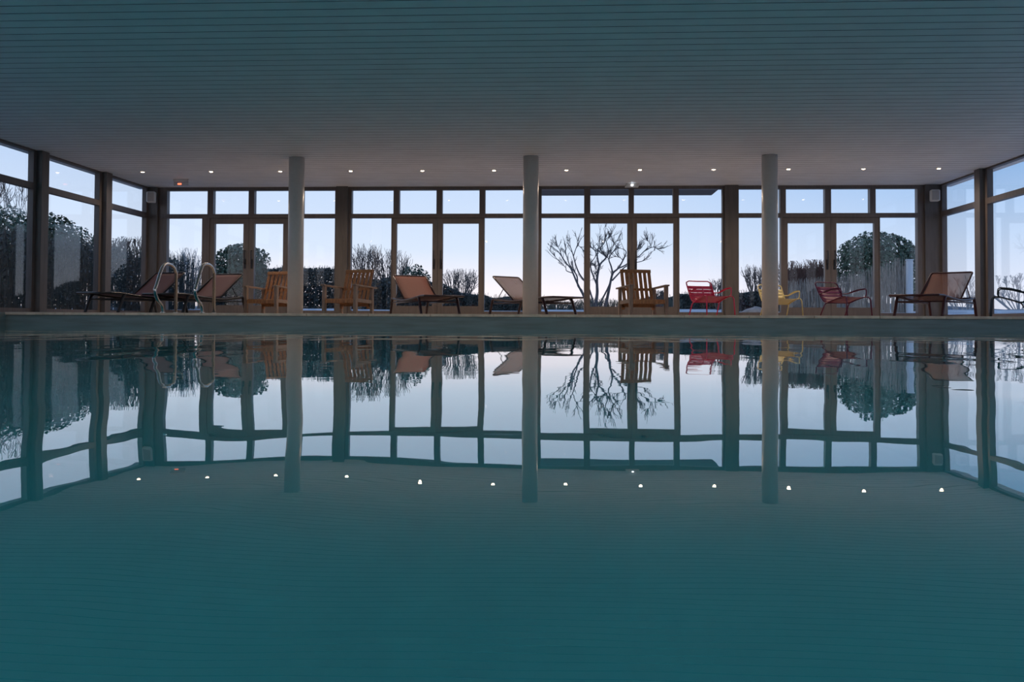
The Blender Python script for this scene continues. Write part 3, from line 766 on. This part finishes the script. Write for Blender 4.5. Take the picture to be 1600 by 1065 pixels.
bush(1436, 27, 436, 22, .4, 'small dark evergreen shrub behind the white post', n=2600, seed=14, size=.07, zr=.55)

c = P(1178, 486, 21.0); rs = []
for i in range(9):
    u = i / 8 * PI / 2
    rs.append([(c.x + .33 * math.cos(u) * math.cos(2 * PI * k_ / 16) * (1 + .06 * math.sin(3 * k_)), 21.0 + .25 * math.cos(u) * math.sin(2 * PI * k_ / 16), gz(0, 21) - .03 + .25 * math.sin(u) ** .9 * (1 + .08 * math.cos(2 * PI * k_ / 16))) for k_ in range(17)])
mb = MB().sheet(rs, .004)
tag(mb.build('boulder', mat('pale_stone', (.40, .40, .40), .9, noise_=.2, nscale=8), smooth=True), 'pale rounded boulder lying outside left of the right column', 'boulder')

# left side, beyond the side wall
def side_bush(px, X_, top_py, rad_, label, n, seed, zr=.5, m='leaf'):
    q = PX(px, top_py, X_); g = gz(X_, q.y); hgt = q.z - g; rg = random.Random(seed)
    t = thing('evergreen_shrub', (X_, q.y, g), 0, label, 'shrub', 'evergreen shrubs outside')
    mb = MB(); leaves(mb, (0, 0, hgt * (1 - zr)), (rad_, rad_ * .9, hgt * zr), n, .10, rg, .4); mb.build('foliage', M[m], t)
    mb = MB()
    for i in range(8):
        a = i * .8; e = Vector((math.cos(a) * rad_ * .5, math.sin(a) * rad_ * .5, hgt * .65))
        mb.tube(curve([(0, 0, -.05), (e.x * .3, e.y * .3, hgt * .3), e], 3), [.06, .05, .045, .04, .035, .03, .02], 5, cap=False)
    mb.build('trunk', M['bark'], t)
side_bush(78, -13.0, 334, 1.15, 'large dark evergreen shrub beyond the left glass wall', 6500, 51)
side_bush(4, -14.6, 322, 1.7, 'tall dark evergreen at the left edge beyond the glass wall', 8000, 52)
def side_hedge(name, X_, y0, y1, h, label, m, seed, dens=620):
    rg = random.Random(seed); mb = MB()
    for i in range(int(dens * (y1 - y0))):
        y_ = rg.uniform(y0, y1); g = gz(X_, y_) - .03; tz = h + .12 * noise.noise(Vector((y_ * 1.5, seed, 0))); z = g + (tz - g) * rg.random() ** .8; x = X_ + rg.uniform(-.4, .4)
        s = .08 * rg.uniform(.6, 1.3); d = Vector((rg.uniform(-1, 1), rg.uniform(-1, 1), rg.uniform(-1, 1))).normalized(); e = d.orthogonal().normalized(); f_ = d.cross(e); p = Vector((x, y_, z))
        mb.add([p - e * s * .5, p + f_ * s * .3, p + e * s * .5, p - f_ * s * .3], [(0, 1, 2, 3)])
        if i % 10 == 0: mb.tube([(x, y_, g), (x, y_ + rg.uniform(-.1, .1), (g + tz) / 2), (x, y_ + rg.uniform(-.2, .2), tz + rg.uniform(0, .2))], [.012, .009, .005], 3, cap=False)
    return tag(mb.build(name, m), label, 'hedge')
side_hedge('hedge', -11.2, 11, 26, 1.65, 'long dark hedge beyond the left glass wall', M['hedge'], 61, 800)
def side_shrub(px, X_, top_py, wid, m, label, seed, stems=18):
    q = PX(px, top_py, X_); g = gz(X_, q.y); hgt = q.z - g; rg = random.Random(seed); mb = MB(); g0 = Vector((X_, q.y, g - .02))
    for i in range(stems):
        a = rg.uniform(0, 2 * PI); k_ = math.sqrt(rg.random()); d = Vector((math.cos(a) * k_ * wid, math.sin(a) * k_ * wid, hgt * .6))
        pts = [g0, g0 + d * .5, g0 + d]; mb.tube(pts, [.03, .024, .016], 4, cap=False)
        for z in range(3):
            twigs(mb, pts[rg.choice((1, 2))], d.normalized() + Vector((rg.uniform(-.5, .5), rg.uniform(-.5, .5), .3)), hgt * .18, .014, 3, rg, .6, .3, minr=.007)
    zmax = g0.z + hgt
    mb.v = [(x, y_, z if z < zmax else zmax - (z - zmax) * .25) for x, y_, z in mb.v]
    return tag(mb.build('bare_shrub', m), label, 'shrub', 'bare shrubs outside')
side_shrub(196, -12.3, 372, .85, M['twig'], 'tangled bare shrub beyond the left glass wall next to the corner', 71, 22)
side_shrub(150, -12.8, 372, .6, M['twig'], 'bare shrub between the left glass wall post and the dark evergreen', 72, 12)
side_shrub(12, -15.5, 285, 1.0, M['twig'], 'tall thin bare branches above the evergreen at the left edge', 73, 8)
# right side, beyond the side wall
side_shrub(1592, 17.5, 428, 1.6, M['twig_pale'], 'frost-pale bare shrub beyond the right glass wall', 74, 20)
side_shrub(1508, 19.0, 430, .9, M['twig_pale'], 'frost-pale bare shrub seen through the see-through lounger', 75, 12)
mb = MB(); vs = []; n_ = 60
for i in range(n_ + 1):
    x = 8 + i * 3.4; h = 1.3 + .9 * noise.noise(Vector((x * .05, 1, 0))) + .25 * noise.noise(Vector((x * .3, 2, 0)))
    y_ = 62 - i * .5
    for dx, z in ((-10, -2), (-3, h * .7), (0, h), (6, h * .8), (14, -2)): vs.append((x, y_ + dx, z))
fs = [(i * 5 + j, (i + 1) * 5 + j, (i + 1) * 5 + j + 1, i * 5 + j + 1) for i in range(n_) for j in range(4)]
struct(mb.add(vs, fs).build('hill', M['hill'], smooth=True), 'distant hill, tinted blue grey for haze, beyond the right glass wall', 'hill')
